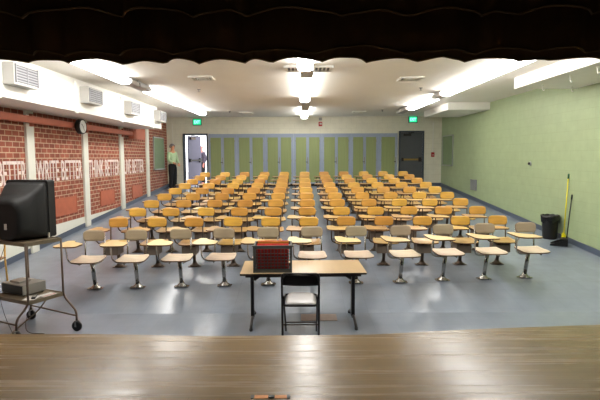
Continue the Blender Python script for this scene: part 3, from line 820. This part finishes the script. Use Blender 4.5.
# television, screen towards the seats, back towards the stage
t = thing('television', 'large black tube television seen from behind on the cart', 'television', CM @ Vector((-.085, .065, ZT+.004)), math.radians(-12))
w, h = .30, .71
b = MB(); b.prism(rrect(2*w, h, .03), 0, .12, 'tv_black', mx=Matrix.Translation((0, .17, h/2)) @ Matrix.Rotation(PI/2, 4, 'X')); b.build('cabinet', t)
def loft(rings, m):
    b = MB(); k = b.mi(m); R = [[b.bm.verts.new(p) for p in r] for r in rings]
    for a, c in zip(R, R[1:]):
        for j in range(len(a)):
            f = b.bm.faces.new((a[j], a[(j+1) % len(a)], c[(j+1) % len(c)], c[j])); f.smooth = True
    b.bm.faces.new(R[0][::-1]); b.bm.faces.new(R[-1]); return b
def tvr(wd, z0, z1, y, r=.05): return [(x, y, z) for x, z in rrect(wd, z1-z0, r, cx=0, cy=(z0+z1)/2)]
loft([tvr(.585, .01, .69, .052), tvr(.57, .01, .65, -.01), tvr(.52, .01, .58, -.10, .08), tvr(.46, .01, .53, -.17, .12), tvr(.42, .015, .50, -.30, .14), tvr(.35, .03, .44, -.335, .12)], 'tv_black').build('rear_housing', t)
b = MB()
for i in range(9): b.box(-.2+i*.045, -.175+i*.045, -.268, -.262, .28, .37, 'black_paint')
MB().box(.0, .03, -.342, -.334, .14, .21, 'label_white').build('label', t)
b.bm.free()
MB().prism(rrect(2*w-.1, h-.12, .04), 0, .004, 'black_plastic', mx=Matrix.Translation((0, .176, h/2+.01)) @ Matrix.Rotation(PI/2, 4, 'X')).build('screen', t)
MB().box(.285, .30, .03, .05, .0, .06, 'label_white').build('jack_panel', t)

t = thing('video_recorder', 'grey video recorder on the lower shelf of the cart', 'video recorder', CM @ Vector((-.13, .03, ZL+.0)), CA)
MB().box(-.21, .20, -.15, .16, .012, .135, 'vcr_grey', .006).build('case', t)
MB().box(-.20, .19, -.156, -.148, .02, .125, 'black_plastic', .002).build('front_panel', t)
for x in (-.18, .17):
    for y in (-.12, .13): MB().lathe([(0, -.002), (.014, -.002), (.014, .013), (0, .013)], 'rubber', c=(x, y, 0), n=10).build('foot', t)
MB().box(-.12, .06, -.10, .06, .135, .16, 'vcr_grey', .004).build('top_unit', t)
o = MB().box(-.07, .07, -.1, .1, 0, .003, 'paper').build('paper_sheet'); o.location = CM @ Vector((.20, -.10, ZL-.003)); o.rotation_euler = (0, 0, CA+.5); tag(o, 'white paper sheet on the lower shelf beside the recorder', 'paper')
o = MB().box(-.06, .06, -.09, .09, 0, .003, 'paper')
o.box(.03, .045, -.08, .08, .003, .0035, 'red_print'); o = o.build('leaflet'); o.location = CM @ Vector((.24, .08, ZL-.0025)); o.rotation_euler = (0, 0, CA); tag(o, 'white leaflet with red print on the lower shelf', 'paper')
t = thing('remote_control', 'black remote control lying on the papers on the lower shelf', 'remote control', CM @ Vector((.21, -.07, ZL+.001)), CA+math.radians(45))
MB().box(-.022, .022, -.085, .085, 0, .018, 'black_plastic', .006).build('case', t)
b = MB()
for i in range(5):
    for j in range(3): b.box(-.014+j*.012, -.006+j*.012, -.06+i*.022, -.05+i*.022, .018, .020, 'label_white')
b.build('keypad', t)

# cables trailing from the cart
def cable(pts, lab, r=.006, m='rubber'):
    P = [CM @ Vector(p) for p in pts]; tag(MB().tube(P, r, m, .15, n=6).build('power_cable'), lab, 'cable', 'cables trailing from the cart')
cable([(-.30, -.22, .50), (-.34, -.27, .35), (-.22, -.50, .2), (-.10, -.34, .02), (.1, -.5, .012), (-.3, -.6, .012)], 'thick black cable sagging from the lower shelf to the floor')
cable([(-.1, -.20, 1.06), (-.17, -.26, .8), (-.16, -.27, .45), (-.05, -.28, .2), (.12, -.3, .02), (.35, -.42, .012), (.2, -.6, .012)], 'thin dark cable dropping from the television past both shelves', .0035)
cable([(-.2, .2, .42), (-.12, .10, .22), (.05, -.1, .1), (.22, -.2, .02), (.4, -.1, .012)], 'black cable crossing under the lower shelf', .005)
cable([(.26, .05, .375), (.22, -.04, .25), (.10, -.14, .12), (.06, -.3, .015), (.2, -.45, .012)], 'pale cable hanging below the leaflet corner', .008, 'cart_shelf')

# plain wooden chair at the left edge
t = thing('wooden_chair', 'orange wooden chair by the white footing at the left edge', 'chair', (-4.72, 7.45, fz(7.45)-.004), math.radians(4))
MB().sheet([[(u*.2, .18-.02*u*u, .68+.17*v/4) for v in range(5)][::-1] for u in [i/6-1 for i in range(13)]], .014, 'honey', 'ply_edge').build('backrest', t)
MB().prism(smooth_poly([(-.21, -.22), (.21, -.22), (.19, .17), (-.19, .17)], .04), .44, .456, 'honey_flat', 'ply_edge').build('seat', t)
for s in (-1, 1):
    MB().tube([(s*.17, .20, 0), (s*.17, .16, .44), (s*.17, .185, .84)], .014, 'honey').build('leg', t)
    MB().tube([(s*.18, -.2, 0), (s*.18, -.18, .44)], .014, 'honey').build('leg', t)

# ------------------------------------------------------------------ bin, broom, dustpan
bx, by = 5.29, 10.5; z = fz(by)
t = thing('waste_bin', 'black waste bin with a bag against the green wall', 'bin', (bx, by, z))
MB().lathe([(0, .0), (.135, .0), (.14, .02), (.17, .46), (.177, .47), (.177, .49), (.168, .49), (.165, .46), (.13, .03), (0, .03)], 'black_plastic', n=28).build('tub', t)
prof = []
b = MB(); k = b.mi('bag'); rings = []
for i, (r, zz) in enumerate(((.177, .36), (.183, .44), (.187, .495), (.172, .505), (.160, .48), (.145, .38))):
    rings.append([b.bm.verts.new(((r+.006*math.sin(j*2.3+i))*math.cos(2*PI*j/36), (r+.006*math.sin(j*2.3+i))*math.sin(2*PI*j/36), zz+(.03*math.sin(j*.9)+.015*math.sin(j*2.1) if i == 0 else .006*math.sin(j*1.7)))) for j in range(36)])
for a, c in zip(rings, rings[1:]):
    for j in range(36): f = b.bm.faces.new((a[j], a[(j+1) % 36], c[(j+1) % 36], c[j])); f.smooth = True
b.build('bag', t)
bx, by = 5.43, 10.2; z = fz(by)
t = thing('broom', 'yellow-handled broom leaning against the green wall', 'broom', (bx, by, z), PI/2)
MB().tube([(0, 0, .12), (.0, -.045, 1.30)], .012, 'yellow', n=10).build('handle', t)
MB().tube([(.0, -.045, 1.30), (.0, -.049, 1.40)], .016, 'tip_green', n=10).build('grip', t)
MB().prism([(-.05, -.02), (.05, -.02), (.05, .02), (-.05, .02)], .11, .15, 'yellow').box(-.03, .03, -.018, .018, .15, .18, 'yellow', .004).build('head', t)
b = MB(); k = b.mi('yellow')
v0 = [b.bm.verts.new(p) for p in ((-.10, -.03, 0), (.08, -.03, 0), (.08, .03, 0), (-.10, .03, 0))]; v1 = [b.bm.verts.new(p) for p in ((-.045, -.018, .115), (.045, -.018, .115), (.045, .018, .115), (-.045, .018, .115))]
for i in range(4): b.bm.faces.new((v0[i], v0[(i+1) % 4], v1[(i+1) % 4], v1[i]))
b.bm.faces.new(v0[::-1]); b.bm.faces.new(v1); b.build('bristles', t)
bx, by = 5.2, 9.93; z = fz(by)
t = thing('dustpan', 'black long-handled dustpan leaning beside the yellow broom', 'dustpan', (bx, by, z+.006), math.radians(-25))
b = MB(); b.prism([(-.17, -.16), (.14, -.16), (.16, .14), (-.15, .14)], 0, .008, 'black_plastic')
def wall_(a, c, h0, h1):
    k = b.mi('black_plastic'); n = Vector((-(c[1]-a[1]), c[0]-a[0], 0)).normalized()*.005
    q = [Vector((a[0], a[1], 0)), Vector((c[0], c[1], 0)), Vector((c[0], c[1], h1)), Vector((a[0], a[1], h0))]
    A = [b.bm.verts.new(p+n) for p in q]; B = [b.bm.verts.new(p-n) for p in q]
    b.bm.faces.new(A); b.bm.faces.new(B[::-1])
    for i in range(4): b.bm.faces.new((A[i], B[i], B[(i+1) % 4], A[(i+1) % 4]))
wall_((.14, -.16), (.16, .14), .13, .15); wall_((.14, -.16), (-.17, -.16), .13, .02); wall_((.16, .14), (-.15, .14), .15, .02)
b.prism([(.02, -.155), (.145, -.155), (.155, .135), (.03, .135)], .13, .138, 'black_plastic'); b.build('pan', t)
MB().tube([(.13, 0, .13), (.20, .22, .90)], .011, 'black_plastic', n=10).build('handle', t)
MB().tube([(.20, .22, .90), (.209, .247, .995)], .016, 'rubber', n=10).build('grip', t)

# ------------------------------------------------------------------ people
def skin_mesh(name, V, E, root, m, parent=None, sub=2):
    """V: list of (pos, rx, ry); one surface grown with the Skin modifier"""
    me = D.meshes.new(name); me.from_pydata([v[0] for v in V], E, []); me.materials.append(M[m])
    o = D.objects.new(name, me); COL.objects.link(o)
    md = o.modifiers.new('Skin', 'SKIN'); md.use_smooth_shade = True; md.branch_smoothing = .4
    if not me.skin_vertices: raise RuntimeError('no skin layer')
    for i, v in enumerate(V):
        d = me.skin_vertices[0].data[i]; d.radius = (v[1], v[2] if len(v) > 2 else v[1]); d.use_root = (i == root)
    if sub: s = o.modifiers.new('Sub', 'SUBSURF'); s.levels = sub; s.render_levels = sub
    if parent: o.parent = parent
    return o
def person(loc, rz, lab, H, J, look, mskin, mtop, mleg, hair, extra=None, bald=False):
    """J: joints in metres for a 1.72 m figure facing -y"""
    t = thing('person', lab, 'person', loc, rz); k = H/1.72
    S = lambda p: Vector(p)*k
    V = []; E = []; idx = {}
    def add(n, p, r, par=None, r2=None):
        idx[n] = len(V); V.append((S(p), r*k, (r2 or r)*k))
        if par: E.append((idx[par], idx[n]))
    add('pelvis', (0, 0, .96), .105, None, .085); add('waist', (0, 0, 1.08), .105, 'pelvis', .08); add('chest', (0, 0, 1.28), .15, 'waist', .11); add('collar', (0, .0, 1.42), .09, 'chest', .075)
    add('neck', (0, -.01, 1.50), .055, 'collar')
    add('jaw', (0, -.03, 1.56), .062, 'neck', .07); add('skull', (0, -.015, 1.645), .078, 'jaw', .09); add('crown', (0, -.01, 1.70), .05, 'skull', .055)
    for s, n in ((-1, 'r'), (1, 'l')):
        j = J[n]
        add(n+'sh', (s*.17, 0, 1.405), .06, 'collar'); add(n+'el', j['el'], .043, n+'sh'); add(n+'wr', j['wr'], .028, n+'el')
        add(n+'pa', j['pa'], .034, n+'wr', .02)
        add(n+'hip', (s*.09, 0, .88), .10, 'pelvis'); add(n+'kn', (s*.10, -.01, .50), .062, n+'hip'); add(n+'an', (s*.10, .02, .09), .042, n+'kn'); add(n+'to', (s*.115, -.14, .035), .036, n+'an')
    body = skin_mesh('body', V, E, 0, mskin, t)
    # fingers: five unequal, gently curled
    for s, n in ((-1, 'r'), (1, 'l')):
        j = J[n]; p = Vector(j['pa']); dv = (p-Vector(j['wr'])).normalized(); side = dv.cross(Vector((0, 0, 1)) if abs(dv.z) < .9 else Vector((0, 1, 0))).normalized(); dn = dv.cross(side).normalized()
        if dn.z > 0: dn = -dn
        b = MB()
        for q, (off, ln) in enumerate(((-.027, .065), (-.009, .078), (.009, .074), (.026, .058))):
            a = p+side*off; b.tube([S(a-dv*.01), S(a+dv*ln*.5+dn*.004), S(a+dv*ln*.85+dn*.022), S(a+dv*ln+dn*.038)], [.0095*k, .009*k, .008*k, .006*k], mskin, n=6)
        b.tube([S(p-dv*.03+side*s*.02), S(p-dv*.0+side*s*.05), S(p+dv*.03+side*s*.058+dn*.012)], [.012*k, .010*k, .008*k], mskin, n=6)
        b.build('fingers', t)
    # clothing
    r = lambda n: V[idx[n]]
    def sub(names, edges, grow, m, name, tweak={}):
        VV = []; ii = {}
        for n in names:
            v = r(n) if n in idx else tweak[n]; g = grow+(.022*k if n in ('pelvis', 'waist') else 0); p = v[0]
            if n in tweak and n in idx: p = S(tweak[n])
            ii[n] = len(VV); VV.append((p, v[1]+g, v[2]+g))
        return skin_mesh(name, VV, [(ii[a], ii[c]) for a, c in edges], 0, m, t)
    names = ['pelvis', 'waist', 'chest', 'collar', 'rsh', 'rel', 'rcuff', 'lsh', 'lel', 'lcuff']; tw = {}
    for n in ('r', 'l'): w_ = r(n+'wr'); e_ = r(n+'el'); tw[n+'cuff'] = (e_[0].lerp(w_[0], .88), .034*k, .034*k)
    sub(names, [('pelvis', 'waist'), ('waist', 'chest'), ('chest', 'collar'), ('collar', 'rsh'), ('rsh', 'rel'), ('rel', 'rcuff'), ('collar', 'lsh'), ('lsh', 'lel'), ('lel', 'lcuff')], .016*k, mtop, 'shirt', tw)
    tw = {'belt': (S((0, 0, 1.04)), .125*k, .10*k)}
    for n, s in (('r', -1), ('l', 1)): tw[n+'hem'] = (S((s*.10, .02, .07)), .055*k, .055*k)
    sub(['pelvis', 'belt', 'rhip', 'rkn', 'rhem', 'lhip', 'lkn', 'lhem'], [('pelvis', 'belt'), ('pelvis', 'rhip'), ('rhip', 'rkn'), ('rkn', 'rhem'), ('pelvis', 'lhip'), ('lhip', 'lkn'), ('lkn', 'lhem')], .020*k, mleg, 'trousers', tw)
    for s in (-1, 1):
        b = MB(); P = smooth_poly([(s*.10-.045, .07), (s*.10+.045, .07), (s*.115+.05, -.12), (s*.12+.02, -.20), (s*.12-.03, -.19), (s*.115-.05, -.10)], .03)
        b.prism([(x*k, y*k) for x, y in P], 0, .06*k, 'black_plastic'); b.build('shoe', t)
    # head details in a frame that can look sideways
    Hm = Matrix.Translation(S((0, -.015, 1.63)))
    b = MB(); b.lathe([(0, -.045), (.018, -.03), (.014, 0), (.006, .02), (0, .025)], mskin, n=10, mx=Hm @ Matrix.Translation((0, -.095*k, -.005*k)) @ Matrix.Scale(.8*k, 4)); b.build('nose', t)
    for s in (-1, 1):
        b = MB(); b.lathe([(0, -.01), (.009, -.005), (.01, 0), (.009, .005), (0, .01)], 'eye', n=10, mx=Hm @ Matrix.Translation((s*.032*k, -.088*k, .015*k)) @ Matrix.Scale(k, 4)); b.build('eye', t)
        b = MB(); b.lathe([(0, -.035), (.014, -.025), (.018, .0), (.016, .025), (0, .035)], mskin, n=10, mx=Hm @ Matrix.Translation((s*.085*k, .01*k, -.005*k)) @ Matrix.Diagonal((.5*k, k, k, 1))); b.build('ear', t)
    b = MB(); b.box(-.024*k, .024*k, -.104*k, -.09*k, -.062*k, -.054*k, 'red_device' if False else 'dark_edge', .002, mx=Hm); b.build('mouth', t)
    if hair:
        b = MB(); rows = []
        for i in range(9):
            th = math.radians(8+i*14)
            ring = []
            for jx in range(20):
                an = 2*PI*jx/20; fr = max(0, -math.sin(an)); th2 = th*(1-.42*fr)
                rr = .101; ring.append(b.bm.verts.new(Hm @ (Vector((rr*.93*math.sin(th2)*math.cos(an), .012+rr*1.1*math.sin(th2)*math.sin(an), .005+rr*math.cos(th2)))*k)))
            rows.append(ring)
        b.mi(hair)
        if bald: rows = rows[4:]
        else: b.bm.faces.new(rows[0])
        for a, c in zip(rows, rows[1:]):
            for jx in range(20): f = b.bm.faces.new((a[jx], a[(jx+1) % 20], c[(jx+1) % 20], c[jx])); f.smooth = True
        b.build('hair', t)
    if extra: extra(t, S, k)
    return t
# man watching the doorway: faces right, hands held low in front
J1 = dict(r=dict(el=(-.24, -.02, 1.13), wr=(-.15, -.22, 1.02), pa=(-.10, -.28, .99)), l=dict(el=(.24, .0, 1.13), wr=(.13, -.20, .99), pa=(.07, -.26, .96)))
y = 18.35
person((-4.66, y, fz(y)), math.radians(62), 'person in pale green shirt and black trousers standing before the open door', 1.70, J1, 0, 'skin', 'shirt_green', 'trouser_black', 'hair_grey')
J2 = dict(r=dict(el=(-.25, -.06, 1.13), wr=(-.20, -.30, 1.12), pa=(-.19, -.37, 1.12)), l=dict(el=(.24, .04, 1.12), wr=(.22, -.06, .9), pa=(.22, -.08, .83)))
def coat(t, S, k):
    b = MB(); b.box(-.045*k, .045*k, -.155*k, -.125*k, 1.12*k, 1.42*k, 'shirt_white', .01); b.build('shirt_front', t)
person((-4.13, 21.2, bz-.02), math.radians(-48), 'bald person in dark jacket standing outside in the bright doorway', 1.66, J2, 0, 'skin_pink', 'jacket_grey', 'trouser_black', None, coat)

# ------------------------------------------------------------------ world and camera
w = D.worlds.new('World'); bpy.context.scene.world = w; w.use_nodes = True
bg = w.node_tree.nodes['Background']; bg.inputs[0].default_value = (.93, .95, 1, 1); bg.inputs[1].default_value = 2.2
cam = D.cameras.new('Camera'); cam.lens = 36*500/600; cam.sensor_width = 36; cam.clip_end = 200
co = D.objects.new('Camera', cam); COL.objects.link(co)
p = math.atan(43/500)
co.matrix_world = Matrix.Translation((0, 0, ZC)) @ Matrix.Rotation(PI/2-p, 4, 'X') @ Matrix.Rotation(-.0045, 4, 'Z')
sc = bpy.context.scene; sc.camera = co
sc.view_settings.view_transform = 'Standard'; sc.view_settings.look = 'None'; sc.view_settings.gamma = 1; sc.view_settings.exposure = .82
sc.cycles.max_bounces = 8; sc.cycles.diffuse_bounces = 5
